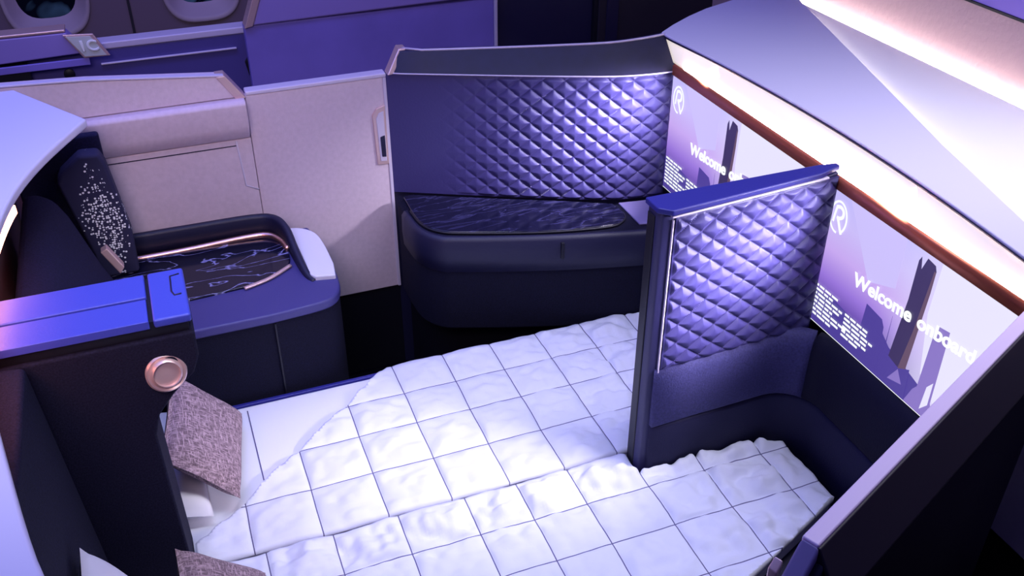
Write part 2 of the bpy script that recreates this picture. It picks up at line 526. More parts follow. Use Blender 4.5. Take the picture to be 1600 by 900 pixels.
t = thing('window_suite_cap', (-.5, 4.2, 1.3), 'lilac capped suite ledge at the far left ending in a seat number sign', 'partition')
extr('cap_face', [(-1.0, 4.22, 1.285), (-.235, 4.22, 1.305), (-.30, 4.22, 1.395), (-1.0, 4.22, 1.40)], (0, .07, 0), 'lilac_panel', t, .006)
extr('cap_top', [(-1.0, 4.22, 1.402), (-.30, 4.22, 1.397), (-.30, 4.30, 1.397), (-1.0, 4.30, 1.402)], (0, 0, .012), 'rose', t, .004)
box('under_panel', (-1.0, 4.23, .05), (-.47, 4.27, 1.284), 'black', t)
box('lower_lip', (-1.0, 4.215, 1.255), (-.235, 4.225, 1.285), 'purple_panel', t, .003)

t = thing('seat_number_sign', (-.25, 4.2, 1.31), 'small white slanted seat number sign reading 1C on the far ledge', 'sign')
sg = [Vector((-.302, 4.205, 1.384)), Vector((-.212, 4.205, 1.376)), Vector((-.166, 4.205, 1.293)), Vector((-.248, 4.205, 1.297))]
extr('sign_frame', [sg[0] + Vector((-.012, 0, .008)), sg[1] + Vector((.012, 0, .008)), sg[2] + Vector((.014, 0, -.006)), sg[3] + Vector((-.006, 0, -.008))], (0, .012, 0), 'rose', t, .003)
extr('sign_face', [p + Vector((0, -.004, 0)) for p in sg], (0, .006, 0), 'sign', t)


def text_mesh(name, body, size, mtx, m, parent, bold=0.0, ext=.0008, spacing=1.0):
    cu = bpy.data.curves.new(name, 'FONT')
    cu.body = body; cu.size = size; cu.extrude = .0002; cu.bevel_depth = bold; cu.bevel_resolution = 0; cu.space_character = spacing
    tmp = bpy.data.objects.new('tmp', cu); COL.objects.link(tmp)
    dg = bpy.context.evaluated_depsgraph_get()
    me = bpy.data.meshes.new_from_object(tmp.evaluated_get(dg))
    bpy.data.objects.remove(tmp); bpy.data.curves.remove(cu)
    me.materials.clear()
    me.transform(mtx)
    me.name = name
    return link(name, me, m, parent)


text_mesh('sign_number', '1C', .062, Matrix(((1, -.12, 0, -.262), (0, 0, -1, 4.198), (-.03, 1, 0, 1.320), (0, 0, 0, 1))), 'sign_ink', t, .002)

t = thing('window_suite_door', (0.95, 4.2, 0), 'tall violet suite panel across the aisle with a lilac slanted cap', 'partition')
box('panel', (.395, 4.20, 0), (1.525, 4.26, 1.345), 'purple_panel', t, .006)
extr('cap', [(.43, 4.19, 1.345), (1.525, 4.19, 1.36), (1.525, 4.19, 1.52), (.53, 4.19, 1.50), (.48, 4.19, 1.47)], (0, .07, 0), 'lilac_panel', t, .01)
extr('cap_end', [(.395, 4.185, 1.338), (.432, 4.185, 1.345), (.482, 4.185, 1.470), (.530, 4.185, 1.502), (.50, 4.185, 1.515), (.45, 4.185, 1.475)], (0, .08, 0), 'rose', t, .004)
box('edge_trim', (1.525, 4.19, 0), (1.540, 4.26, 1.6), 'door_trim', t, .003)

t = thing('galley_bulkhead', (2.4, 4.2, 0), 'dark navy bulkhead panel behind the quilted suite wall', 'partition')
box('panel', (1.545, 4.22, 0), (2.04, 4.27, 1.7), 'bulkhead', t, .004)
box('side_panel', (2.06, 4.19, 0), (3.3, 4.25, 1.7), 'bulkhead_grey', t, .004)
box('edge_strip', (2.04, 4.20, 0), (2.06, 4.26, 1.7), 'black', t)
box('grey_strip', (2.10, 4.182, 0), (2.16, 4.19, 1.7), 'bulkhead', t)

# ================================================================== SUITE SHELLS
# ---- left (behind our heads)
t = thing('rear_seat_shell', (-.7, 2.05, 0), 'white shelf shell behind the seat heads, curved lip at the left edge', 'seat shell')
inner = catmull([(-.219, 3.038), (-.335, 2.80), (-.405, 2.59), (-.440, 2.353), (-.452, 2.10), (-.437, 1.85), (-.390, 1.574), (-.309, 1.199), (-.22, 1.05)], 6)
poly = [(p.x, p.y) for p in [Vector((*q[:2], 0)) for q in inner]] + [(-.48, .62), (-1.3, .35), (-1.3, 3.372), (-.434, 3.372)]
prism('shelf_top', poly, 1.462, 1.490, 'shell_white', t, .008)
sweep('shell_wall', [(-.520, .75), (-.525, 1.5), (-.53, 2.1), (-.525, 2.7), (-.520, 3.30)], [(0, .3), (0, 1.46), (.02, 1.46), (.02, .3)], 'shell_brown', t)
sweep('led_strip', [(p.x - .014, p.y) for p in inner[12:-14]], [(0, 1.432), (0, 1.455), (.008, 1.455), (.008, 1.432)], 'led_red', t)

# ---- right (front) shelf with its light cove
t = thing('front_shelf_shell', (2.1, 2.1, 0), 'long pale lilac shelf above the screens, curving to a corner by the quilted wall', 'seat shell')
front = [Vector((1.798 + .070 * math.sin(math.pi * max(0, min(1, (3.06 - y) / 1.86))) ** .9, y, 0)) for y in [3.123 - i * 1.853 / 44 for i in range(45)]]
poly = [(p.x, p.y) for p in front] + [(1.88, 1.27), (1.954, 1.523), (2.08, 1.949), (2.268, 2.516), (2.514, 3.272), (2.56, 3.40), (2.259, 3.375), (2.10, 3.315), (1.985, 3.253), (1.88, 3.185)]
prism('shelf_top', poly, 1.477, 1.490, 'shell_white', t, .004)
sweep('edge_trim', [(p.x - .002, p.y) for p in front], [(0, 1.4765), (0, 1.483), (.004, 1.483), (.004, 1.4765)], 'cap_plum', t)
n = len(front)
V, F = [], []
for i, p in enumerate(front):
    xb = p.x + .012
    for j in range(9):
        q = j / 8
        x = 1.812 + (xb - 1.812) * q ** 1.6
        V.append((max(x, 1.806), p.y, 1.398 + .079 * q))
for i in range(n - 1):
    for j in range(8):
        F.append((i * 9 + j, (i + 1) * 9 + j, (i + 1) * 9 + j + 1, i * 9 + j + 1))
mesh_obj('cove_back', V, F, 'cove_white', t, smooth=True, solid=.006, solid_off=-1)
box('led_strip', (1.800, 1.29, 1.396), (1.813, 2.955, 1.402), 'led', t)
prism('shell_body', [(1.83, 1.30), (1.83, 3.02), (2.0, 3.2), (2.40, 3.3), (1.95, 1.6)], 0, 1.39, 'navy_leather', t, .01)

t = thing('cove_rail', (1.79, 2.05, 1.4), 'reddish copper rail running along the lower edge of the light cove', 'rail')
sweep('rail_bar', [(1.790, 2.985), (1.790, 2.5), (1.790, 1.8), (1.790, 1.285)], [(.012, 1.376), (.012, 1.388), (.006, 1.408), (-.004, 1.416), (-.012, 1.410), (-.012, 1.376)], 'rail', t)
box('dark_backing', (1.806, 1.29, .40), (1.826, 2.985, 1.392), 'black', t)

t = thing('next_suite_shelf', (2.3, 2.3, 0), 'bright white wedge of the next suite shelf beyond the lilac one, upper right', 'seat shell')
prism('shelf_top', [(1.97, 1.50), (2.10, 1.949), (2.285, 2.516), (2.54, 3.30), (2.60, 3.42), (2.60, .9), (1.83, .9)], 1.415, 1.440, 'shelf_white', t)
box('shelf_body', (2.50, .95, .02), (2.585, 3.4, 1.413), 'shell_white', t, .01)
box('led_strip', (2.650, .9, 1.402), (2.672, 3.6, 1.410), 'led_cool', t)
box('cove_floor', (2.604, .9, 1.385), (2.685, 3.6, 1.398), 'cove_plain', t)
extr('edge_led', [(2.105, 1.949, 1.445), (2.289, 2.516, 1.445), (2.515, 3.25, 1.445), (2.515, 3.25, 1.455), (2.289, 2.516, 1.455), (2.105, 1.949, 1.455)], (-.008, .002, 0), 'led_cool', t)

o = extr('wall_right', [(2.69, -.5, 0), (2.69, 4.6, 0), (2.69, 4.6, 1.662), (2.69, -.5, 1.662)], (.05, 0, 0), 'pink_wall'); o['kind'] = 'structure'
t = thing('overhead_panel', (2.66, 2.3, 1.70), 'violet overhead panel in the top right corner above the rose wall', 'panel')
extr('panel', [(2.685, -.2, 1.672), (2.685, 4.6, 1.672), (2.86, 4.6, 2.1), (2.86, -.2, 2.1)], (.03, 0, 0), 'violet_ceiling', t)
box('panel_edge', (2.68, -.2, 1.663), (2.71, 4.6, 1.671), 'black', t)

# ================================================================== SCREENS
R3 = Matrix(((0, 0, -1), (-1, 0, 0), (0, 1, 0)))       # screen x -> -Y, screen y -> +Z, normal -> -X


def screen(y_left, label, width=.862):
    t = thing('seat_screen', (1.795, y_left - width / 2, .905), label, 'screen', 'screens under the light cove')
    X = 1.792; Z0 = .908; H = .465

    def place(x, y, d=0.0):
        return (X - d, y_left - x, Z0 + y)
    box('bezel', (X + .001, y_left - width - .006, Z0 - .006), (X + .012, y_left + .012, Z0 + H + .006), 'black', t, .002)
    me = bpy.data.meshes.new('display')
    me.from_pydata([(0, 0, 0), (width, 0, 0), (width, H, 0), (0, H, 0), (0, 0, -.004), (width, 0, -.004), (width, H, -.004), (0, H, -.004)], [],
                   [(0, 1, 2, 3), (7, 6, 5, 4), (0, 4, 5, 1), (1, 5, 6, 2), (2, 6, 7, 3), (3, 7, 4, 0)])
    d = link('display', me, 'screen_sky', t)
    mw = R3.to_4x4(); mw.translation = Vector((X, y_left, Z0))
    d.matrix_parent_inverse = Matrix.Identity(4)
    d.matrix_basis = t.matrix_basis.inverted() @ mw
    white = []

    def flat(name, pts, m, lay):
        return extr(name, [place(x, y, .0008 + .0004 * lay) for x, y in pts], (.0007, 0, 0), m, t)
    # border line of the picture
    flat('picture_edge', [(0, 0), (width, 0), (width, .003), (.003, .003), (.003, H - .003), (width, H - .003), (width, H), (0, H)], 'glyph', 0)
    # sky facets and the pale tower light
    flat('sky_facet', [(.10, H - .004), (.34, H - .004), (.34, .30), (.235, .26), (.17, .36)], 'sky_facet', 0)
    flat('pale_sky', [(.475, H - .004), (width - .004, H - .004), (width - .004, .02), (.62, .02), (.50, .12), (.47, .30)], 'sky_pale', 0)
    # skyline band
    flat('skyline', [(.003, .003), (.60, .003), (.55, .07), (.45, .10), (.37, .12), (.33, .15), (.30, .10), (.22, .11), (.12, .125), (.05, .12), (.003, .135)], 'tower_blue', 1)
    flat('left_block', [(.243, .02), (.345, .02), (.335, .165), (.322, .185), (.253, .195)], 'tower_blue', 2)
    flat('right_block', [(.500, .02), (.560, .02), (.556, .295), (.510, .288)], 'tower_haze', 2)
    flat('low_facets', [(.47, .004), (.70, .004), (.66, .05), (.60, .075), (.565, .05), (.53, .12), (.49, .06)], 'tower_haze', 3)
    flat('bright_facet', [(.53, .02), (.553, .05), (.552, .125), (.535, .10)], 'sky_pale', 4)
    flat('antenna', [(.355, .08), (.359, .08), (.3575, .22)], 'tower_blue', 3)
    # main tower in two tones with its split crown
    flat('tower_shaft', [(.372, .02), (.445, .02), (.457, .34), (.462, .425), (.455, .44), (.425, .446), (.412, .405), (.404, .440), (.397, .425), (.396, .30)], 'tower_dark', 4)
    flat('tower_side', [(.415, .03), (.447, .05), (.462, .36), (.462, .423), (.456, .425), (.440, .22)], 'tower_brown', 5)
    flat('pyramid_block', [(.367, .006), (.470, .006), (.464, .107), (.425, .085), (.367, .10)], 'tower_blue', 6)
    flat('pyramid_facet', [(.395, .03), (.45, .045), (.425, .082)], 'tower_haze', 7)
    # paragraphs of tiny print
    V, F = [], []
    rnd = random.Random(3)

    def rows(x0, y0, nrow, width_, step):
        for r in range(nrow):
            x = x0; lim = x0 + width_ * (0.62 + .38 * rnd.random())
            while x < lim:
                w_ = .012 + .026 * rnd.random()
                y = y0 - r * step
                b = len(V)
                for (xx, yy) in ((x, y), (x + w_, y), (x + w_, y + .0075), (x, y + .0075)):
                    V.append(place(xx, yy, .004))
                F.append((b, b + 1, b + 2, b + 3))
                x += w_ + .005
    rows(.020, .130, 8, .15, .0145)
    rows(.180, .108, 6, .12, .0145)
    mesh_obj('small_print', V, F, 'glyph', t, solid=.0006, solid_off=0)
    # greeting
    mw2 = R3.to_4x4(); mw2.translation = Vector(place(.186, .222, .005))
    sh = Matrix(((1, 0, 0, 0), (.085, 1, 0, 0), (0, 0, 1, 0), (0, 0, 0, 1)))
    text_mesh('greeting_word', 'Welcome', .060, mw2 @ sh, 'glyph', t, .0022, spacing=1.0)
    mw3 = mw2.copy(); mw3.translation = Vector(place(.186 + .262, .222 + .0223, .005))
    text_mesh('greeting_word', 'onboard', .060, mw3 @ sh, 'glyph', t, .0022, spacing=1.0)
    # round letter emblem: ring plus R strokes
    cx, cy = .068, .384
    V, F = [], []

    def stroke(pts, w0):
        b = len(V); n = len(pts)
        for i, (x, y) in enumerate(pts):
            a = Vector(pts[max(i - 1, 0)]); c = Vector(pts[min(i + 1, n - 1)])
            tt = (c - a).normalized(); nn = Vector((-tt.y, tt.x))
            ww = w0[i] if isinstance(w0, list) else w0
            V.append(place(cx + x + nn.x * ww, cy + y + nn.y * ww, .004)); V.append(place(cx + x - nn.x * ww, cy + y - nn.y * ww, .004))
        for i in range(n - 1):
            F.append((b + 2 * i, b + 2 * i + 1, b + 2 * i + 3, b + 2 * i + 2))
    ring = [(.036 * math.cos(a), .050 * math.sin(a)) for a in [math.radians(-62 + i * 9.6) for i in range(36)]]
    stroke(ring, .0034)
    bowl = [(-.012, .030), (.004, .034), (.017, .026), (.018, .010), (.008, .000), (-.006, -.003)]
    stroke([tuple(p[:2]) for p in catmull([(a, b, 0) for a, b in bowl], 5)], .0052)
    leg = [(-.004, .000), (.006, -.016), (.016, -.034), (.024, -.046)]
    stroke([tuple(p[:2]) for p in catmull([(a, b, 0) for a, b in leg], 4)], .0050)
    stroke([(-.012, .033), (-.017, .005), (-.020, -.022)], .0040)
    mesh_obj('emblem', V, F, 'glyph', t, solid=.0006, solid_off=0)
    return t


screen(2.055, 'large screen showing towers and a greeting, nearer one, in front of the padded footwell', .745)
screen(3.006, 'far screen showing towers and a greeting, partly hidden behind the centre divider')

# ================================================================== FLOOR-LEVEL FURNITURE
# ---- footwell liners
def arc(cx, cy, r, a0, a1, n=8):
    return [(cx + r * math.cos(math.radians(a0 + (a1 - a0) * i / n)), cy + r * math.sin(math.radians(a0 + (a1 - a0) * i / n))) for i in range(n + 1)]


prof = [(0, .20), (0, .655), (.006, .665), (0, .675), (.004, .80), (.008, .865), (.018, .890), (.035, .900), (.060, .900), (.060, .20)]
t = thing('padded_footwell', (1.6, 1.7, 0), 'navy padded footwell liner below the nearer screen', 'footwell')
path = [(1.222, 1.972, -.004), (1.35, 1.974, 0), (1.5, 1.976, .002)] + [(x, y, .006) for x, y in arc(1.625, 1.851, .125, 90, 0)] + [(1.750, 1.6, .004), (1.750, 1.45, .002), (1.750, 1.300, 0)]
low = [p for p in prof if p[1] <= .68] + [(.02, .68), (.060, .68), (.060, .20)]
low = [(0, .20), (0, .655), (.006, .668), (.060, .668), (.060, .20)]
top = [(.004, .670), (-.002, .680), (.0, .80), (.004, .855), (.015, .885), (.034, .900), (.060, .900), (.060, .670)]
sweep('padded_wall', path, low, 'footwell_fabric', t)
sweep('bolster', path[:9], top, 'bolster_fabric', t)  # same padding split into two tones for light falling off past the corner
sweep('upper_pad', path[8:], top, 'back_pad_fabric', t)
t = thing('far_padded_footwell', (1.6, 2.5, 0), 'navy padded footwell liner below the far screen, behind the divider', 'footwell')
path = [(1.750, 2.72, 0), (1.750, 2.4, 0)] + [(x, y, 0) for x, y in arc(1.625, 2.205, .125, 0, -90)] + [(1.4, 2.078, 0), (1.25, 2.078, 0)]
sweep('padded_wall', path, [(-o, z) for o, z in prof][::-1], 'navy_leather', t)

# ---- centre divider
t = thing('centre_divider', (1.45, 2.03, 0), 'centre divider between the screens, quilted leather face and blue top', 'divider')
plan = [(1.196, 2.066), (1.196, 2.020), (1.204, 2.000), (1.226, 1.990), (1.74, 2.010), (1.786, 2.020), (1.786, 2.046), (1.74, 2.056)]
prism('divider_core', plan, .05, [1.411] * 4 + [1.423] * 4, 'post_leather', t, .004)
cap = [(1.188, 2.074), (1.190, 2.005), (1.222, 1.976), (1.72, 2.004), (1.790, 2.026), (1.790, 2.044), (1.74, 2.056)]
prism('top_cap', cap, [1.412, 1.412, 1.412, 1.424, 1.426, 1.426, 1.424], [1.430, 1.430, 1.430, 1.440, 1.442, 1.442, 1.440], 'divider_blue', t, .004)
extr('silver_trim', [(1.222, 1.976, 1.405), (1.74, 2.001, 1.418), (1.74, 2.001, 1.424), (1.222, 1.976, 1.411)], (0, .014, 0), 'door_trim', t, .002)
extr('front_edge', [(1.192, 2.062, .35), (1.192, 2.024, .35), (1.192, 2.024, 1.395), (1.192, 2.062, 1.395)], (.02, 0, 0), 'black', t, .003)
extr('pale_edge_line', [(1.229, 1.984, .86), (1.233, 1.984, .86), (1.233, 1.984, 1.395), (1.229, 1.984, 1.395)], (0, .012, 0), 'door_trim', t, .001)
diamond_panel('quilted_panel', [(1.237, 1.984), (1.45, 1.992), (1.65, 2.001), (1.782, 2.010)], lambda x: .885, lambda x: 1.402 + .013 * (x - 1.24) / .5, 'quilt_leather', t, -1, cw=.085, ch=.067, H=.012)

# ---- far quilted suite wall
t = thing('quilted_suite_wall', (1.3, 3.2, 0), 'dark quilted suite wall on the aisle side above the marble side table', 'suite wall')
wp = [Vector(p) for p in catmull([(.800, 3.395, 0), (1.18, 3.205, 0), (1.42, 3.090, 0), (1.58, 3.022, 0), (1.70, 2.998, 0), (1.795, 2.992, 0)], 5)]
path = [(p.x, p.y) for p in wp]
zt = lambda x: 1.370 + .016 * max(0, min(1, (x - .8) / .8))
V, F = [], []
sweep('wall_core', [(p.x, p.y + .016, (zt(p.x) - 1.37)) for p in wp], [(0, .02), (0, 1.366), (.05, 1.366), (.05, .02)], 'navy_leather', t, smooth=False)
diamond_panel('quilted_panel', [(p.x, p.y + .006) for p in wp][0:], lambda x: .872, lambda x: zt(x) - .006, 'quilt_leather', t, -1, cw=.084, ch=.068, H=.012, amp=lambda s: sstep(.16, .50, s))
ztop = lambda x: 1.440 + .045 * max(0, (x - .83) / .96)
k = len(wp)
V = []
for p in wp:
    xs = p.x if p.x > .83 else .835
    ly = .035 + .075 * max(0, (p.x - .85) / .94)
    V += [(p.x, p.y - .006, zt(p.x)), (p.x + .008, p.y + ly, ztop(p.x)), (p.x + .010, p.y + ly + .03, ztop(p.x)), (p.x + .01, p.y + .075, zt(p.x))]
V[1] = (.875, 3.425, 1.443); V[2] = (.885, 3.455, 1.443)
V[0] = (.812, 3.388, 1.371); V[3] = (.83, 3.45, 1.371)
F = []
for i in range(k - 1):
    for j in range(4):
        F.append((i * 4 + j, i * 4 + (j + 1) % 4, i * 4 + 4 + (j + 1) % 4, i * 4 + 4 + j))
F += [(0, 1, 2, 3), tuple(range(4 * k - 1, 4 * k - 5, -1))]
mesh_obj('sloped_cap', V, F, 'cap_plum', t, bevel=.003)
tube('top_trim', [(.878, 3.424, 1.445)] + [(p.x + .009, p.y + .037 + .075 * max(0, (p.x - .85) / .94), ztop(p.x) + .002) for p in wp if p.x > .9], .0045, 'door_trim', t, 8)
tube('lower_trim', [(.815, 3.383, 1.371)] + [(p.x, p.y - .008, zt(p.x)) for p in wp if p.x > .84], .0028, 'door_trim', t, 8)
extr('copper_end', [(.803, 3.372, 1.366), (.826, 3.372, 1.368), (.892, 3.410, 1.447), (.862, 3.410, 1.449)], (0, .05, 0), 'rose', t, .004)

# ---- marble side table under it
t = thing('marble_side_table', (1.25, 3.0, 0), 'curved navy side table with a dark marble top beneath the quilted wall', 'side table')
front_pts = [p.to_tuple()[:2] for p in catmull([(.795, 3.33, 0), (.798, 3.18, 0), (.812, 3.08, 0), (.862, 3.005, 0), (.945, 2.965, 0), (1.24, 2.862, 0), (1.50, 2.79, 0), (1.74, 2.735, 0)], 5)]
back_pts = [(1.775, 2.98), (1.70, 2.985), (1.58, 3.008), (1.42, 3.075), (1.18, 3.19), (.83, 3.362)]
prism('table_body', front_pts + back_pts, .45, .862, 'navy_fabric', t, .012)
fp = [Vector(p) for p in front_pts]
sweep('upper_band', [(p.x, p.y) for p in fp[3:]], [(.006, .715), (-.006, .720), (-.010, .78), (-.008, .850), (.004, .866), (.016, .866), (.016, .715)], 'navy_leather', t)
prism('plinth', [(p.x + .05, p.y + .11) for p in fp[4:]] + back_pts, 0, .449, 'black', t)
mt = [p.to_tuple()[:2] for p in catmull([(.825, 3.34, 0), (.822, 3.20, 0), (.833, 3.105, 0), (.872, 3.040, 0), (.955, 2.992, 0), (1.24, 2.890, 0), (1.47, 2.842, 0), (1.545, 2.858, 0), (1.578, 2.905, 0), (1.572, 2.990, 0)], 5)]
prism('marble_top', mt + [(1.42, 3.072), (1.18, 3.186), (.86, 3.345)], .860, .876, 'marble_soft', t, .004)
tube('edge_trim', [(x, y, .868) for x, y in mt[4:-4]], .005, 'black', t, 8)
prism('pale_ledge', [(1.600, 2.82), (1.74, 2.785), (1.775, 2.98), (1.70, 2.984), (1.60, 3.000)], .862, .870, 'pale_leather', t, .003)
box('pull_tab', (1.285, 2.828, .775), (1.297, 2.842, .845), 'black', t, .002)

# ---- sliding door
t = thing('sliding_door', (.54, 3.42, 0), 'mauve grey sliding suite door with a recessed pull at its right edge', 'door')
box('door_leaf', (.286, 3.400, .43), (.800, 3.432, 1.352), 'door_grey', t, .004)
box('top_rail', (.289, 3.396, 1.352), (.804, 3.446, 1.368), 'door_trim', t, .005)
box('edge_strip', (.790, 3.396, .43), (.802, 3.400, 1.352), 'door_trim', t, .001)
hp = [(.738, 1.210), (.757, 1.235), (.790, 1.245), (.790, 1.000), (.745, 1.003)]
hh = extr('handle_frame', [(x, 3.392, z) for x, z in hp], (0, .010, 0), 'rose', t, .003)
extr('handle_recess', [(x, 3.3895, z) for x, z in [(.752, 1.195), (.763, 1.216), (.782, 1.222), (.782, 1.016), (.757, 1.018)]], (0, .006, 0), 'door_trim', hh, .002)
extr('handle_grip', [(x, 3.386, z) for x, z in [(.762, 1.120), (.780, 1.125), (.780, 1.035), (.764, 1.037)]], (0, .006, 0), 'cap_plum', hh, .002)
box('kick_panel', (.286, 3.41, .02), (.800, 3.43, .428), 'black', t)

# ---- fixed panel left of the door
t = thing('fixed_door_pocket', (-.1, 3.42, 0), 'mauve grey fixed wall panel left of the sliding door with a sloped cap', 'suite wall')
box('lower_panel', (-.56, 3.392, .40), (.284, 3.44, 1.194), 'door_grey', t, .004)
extr('ledge', [(-.56, 3.392, 1.196), (-.56, 3.366, 1.225), (-.56, 3.346, 1.262), (-.56, 3.344, 1.342), (-.56, 3.356, 1.354), (-.56, 3.44, 1.354), (-.56, 3.44, 1.196)], (.842, 0, 0), 'door_grey', t, .006)
extr('cap', [(-.60, 3.385, 1.356), (.284, 3.385, 1.356), (.224, 3.385, 1.436), (-.22, 3.385, 1.480), (-.60, 3.385, 1.50)], (0, .06, 0), 'door_grey', t, .004)
extr('cap_top_trim', [(-.60, 3.381, 1.503), (-.22, 3.381, 1.483), (.224, 3.381, 1.438), (.224, 3.381, 1.444), (-.22, 3.381, 1.490), (-.60, 3.381, 1.510)], (0, .022, 0), 'door_trim', t, .002)
extr('copper_end', [(.288, 3.380, 1.352), (.252, 3.380, 1.352), (.196, 3.380, 1.440), (.228, 3.380, 1.441)], (0, .066, 0), 'rose', t, .003)
box('groove_line', (-.52, 3.3905, 1.170), (.228, 3.393, 1.1735), 'cap_plum', t)
tube('pale_groove', [(.230, 3.392, 1.190), (.235, 3.392, 1.10), (.240, 3.392, 1.008), (.284, 3.392, .984)], .0035, 'door_trim', t, 6)
box('kick_panel', (-.56, 3.41, .02), (.284, 3.43, .398), 'black', t)

# ================================================================== LEFT SEAT AREA
# ---- armrest console with marble insert
t = thing('marble_console', (.1, 3.05, 0), 'navy armrest console with a dark marble insert and copper trim, beside the sliding door', 'armrest')
body = [p.to_tuple()[:2] for p in catmull([(.20, 2.812, 0), (.36, 2.826, 0), (.425, 2.848, 0), (.458, 2.90, 0), (.468, 2.98, 0), (.470, 3.12, 0), (.462, 3.25, 0)], 5)]
prism('console_body', [(-.19, 2.812)] + body + [(.44, 3.37), (-.19, 3.37)], .03, .782, 'navy_fabric', t, .012)
prism('leather_top', [(-.19, 2.800)] + [(x + .004, y - .010) for x, y in body] + [(.44, 3.36), (-.19, 3.36)], .770, .808, 'armrest_leather', t, .010)
box('front_seam', (.215, 2.806, .08), (.220, 2.815, .765), 'black', t)
mar = [(-.30, 3.10), (-.19, 3.005), (-.05, 2.985)] + [p.to_tuple()[:2] for p in catmull([(.155, 3.000, 0), (.25, 3.04, 0), (.318, 3.09, 0), (.335, 3.17, 0), (.325, 3.25, 0), (.285, 3.315, 0)], 5)] + [(-.30, 3.335)]
prism('marble_insert', mar, .800, .816, 'marble', t, .003)
rim = [p.to_tuple() for p in catmull([(-.24, 3.335, .812), (-.02, 3.333, .814), (.20, 3.333, .822), (.285, 3.318, .824), (.325, 3.265, .820), (.338, 3.20, .816)], 6)]
tube('copper_strip', rim, .0135, 'copper', t, 10)
cs = catmull([(.148, 2.990, .815), (.24, 3.025, .815), (.325, 3.085, .815)], 6)
tube('copper_edge', cs, .009, 'rose', t, 8, .6)
back = [p.to_tuple()[:2] for p in catmull([(-.34, 3.372, 0), (.02, 3.368, 0), (.24, 3.362, 0), (.318, 3.330, 0), (.352, 3.25, 0), (.362, 3.14, 0), (.375, 3.02, 0), (.395, 2.965, 0)], 6)]
V = []
kk = len(back)
for i, (x, y) in enumerate(back):
    a = Vector(back[max(0, i - 1)]); b = Vector(back[min(kk - 1, i + 1)])
    tt = (b - a).normalized(); nn = Vector((-tt.y, tt.x)); q = i / (kk - 1)
    h = .900 - .085 * sstep(.5, 1.0, q)
    for (o_, z) in ((.006, .80), (.006, h - .012), (0, h), (-.014, h), (-.020, h - .012), (-.020, .80)):
        V.append((x - nn.x * o_ * -1, y - nn.y * o_ * -1, z))
F = [(i * 6 + j, i * 6 + (j + 1) % 6, i * 6 + 6 + (j + 1) % 6, i * 6 + 6 + j) for i in range(kk - 1) for j in range(6)]
F += [tuple(range(6)), tuple(range(6 * kk - 1, 6 * kk - 7, -1))]
mesh_obj('back_rim', V, F, 'navy_leather', t, smooth=True)
pad = [(.378, 2.985), (.392, 2.962), (.462, 2.948)] + [p.to_tuple()[:2] for p in catmull([(.472, 3.03, 0), (.468, 3.18, 0), (.452, 3.275, 0), (.405, 3.33, 0), (.345, 3.345, 0)], 5)] + [(.366, 3.25), (.374, 3.12)]
prism('white_pad', pad, .802, .826, 'pad_white', t, .006)

# ---- far seat back, headrest wing and liner
t = thing('far_seat_back', (-.35, 2.7, 0), 'dark navy seat back with a dotted headrest wing, beyond the blue console', 'seat back')
extr('backrest', [(-.236, 2.22, .832), (-.288, 2.22, .965), (-.345, 2.22, 1.16), (-.375, 2.22, 1.225), (-.42, 2.22, 1.255), (-.465, 2.22, 1.25), (-.465, 2.22, .832)], (0, .86, 0), 'seat_fabric', t, .025, 4)
extr('lower_backrest', [(-.375, 2.22, .50), (-.33, 2.22, .83), (-.465, 2.22, .83), (-.465, 2.22, .50)], (0, .565, 0), 'seat_fabric', t, .012)
wing = [(-.372, 1.205), (-.352, 1.240), (-.285, 1.292), (-.225, 1.288), (-.210, 1.25), (-.180, .985), (-.186, .822), (-.33, .822), (-.32, .92)]
extr('headrest_wing', [(x, 3.222, z) for x, z in wing], (0, .07, 0), 'dotted', t, .012)
box('shell_liner', (-.50, 3.297, .82), (-.215, 3.332, 1.330), 'seat_fabric', t, .01)
extr('buckle_clip', [(-.285, 3.085, 1.000), (-.262, 3.085, 1.012), (-.222, 3.085, .930), (-.240, 3.085, .905)], (0, .035, 0), 'rose', t, .004)

# ---- near seat back
t = thing('near_seat_back', (-.42, 1.5, 0), 'dark navy seat back at the lower left, beside the tall headboard wing', 'seat back')
extr('backrest', [(-.345, 1.10, .50), (-.372, 1.10, .95), (-.396, 1.10, 1.352), (-.47, 1.10, 1.36), (-.47, 1.10, .50)], (0, .885, 0), 'headboard_fabric', t, .012)

# ---- tall wing with blue console top and reading lamp
t = thing('headboard_wing', (-.2, 2.1, 0), 'tall dark fabric headboard wing between the two beds, topped by a blue console', 'headboard')
prof = [(-.52, .482), (-.163, .482), (-.168, 1.06), (-.150, 1.12), (-.105, 1.175), (-.050, 1.225), (-.032, 1.27), (-.030, 1.343), (-.52, 1.343)]
extr('fabric_panel', [(x, 2.000, z) for x, z in prof], (0, .21, 0), 'headboard_fabric', t, .008)
box('shadow_gap', (-.52, 2.010, 1.344), (-.040, 2.205, 1.385), 'black', t)
box('console_plank', (-.52, 2.000, 1.372), (-.124, 2.098, 1.394), 'console_leather', t, .002)
box('console_plank', (-.52, 2.108, 1.372), (-.122, 2.215, 1.394), 'console_leather', t, .004)
ec = box('console_end_cap', (-.114, 1.998, 1.372), (-.030, 2.215, 1.395), 'console_leather', t, .006)
tube('release_latch', [(-.040, 2.185, 1.3955), (-.062, 2.180, 1.3955), (-.064, 2.11, 1.3955), (-.058, 2.09, 1.3955), (-.042, 2.092, 1.3955)], .0022, 'navy_leather', ec, 6)
lathe('reading_lamp', (-.113, 2.0, 1.245), (0.15, -1, .25), [(.047, -.010), (.048, .008), (.044, .013), (.038, .010), (.036, .016), (.031, .020), (.030, .012), (.001, .014)], 'rose', t)

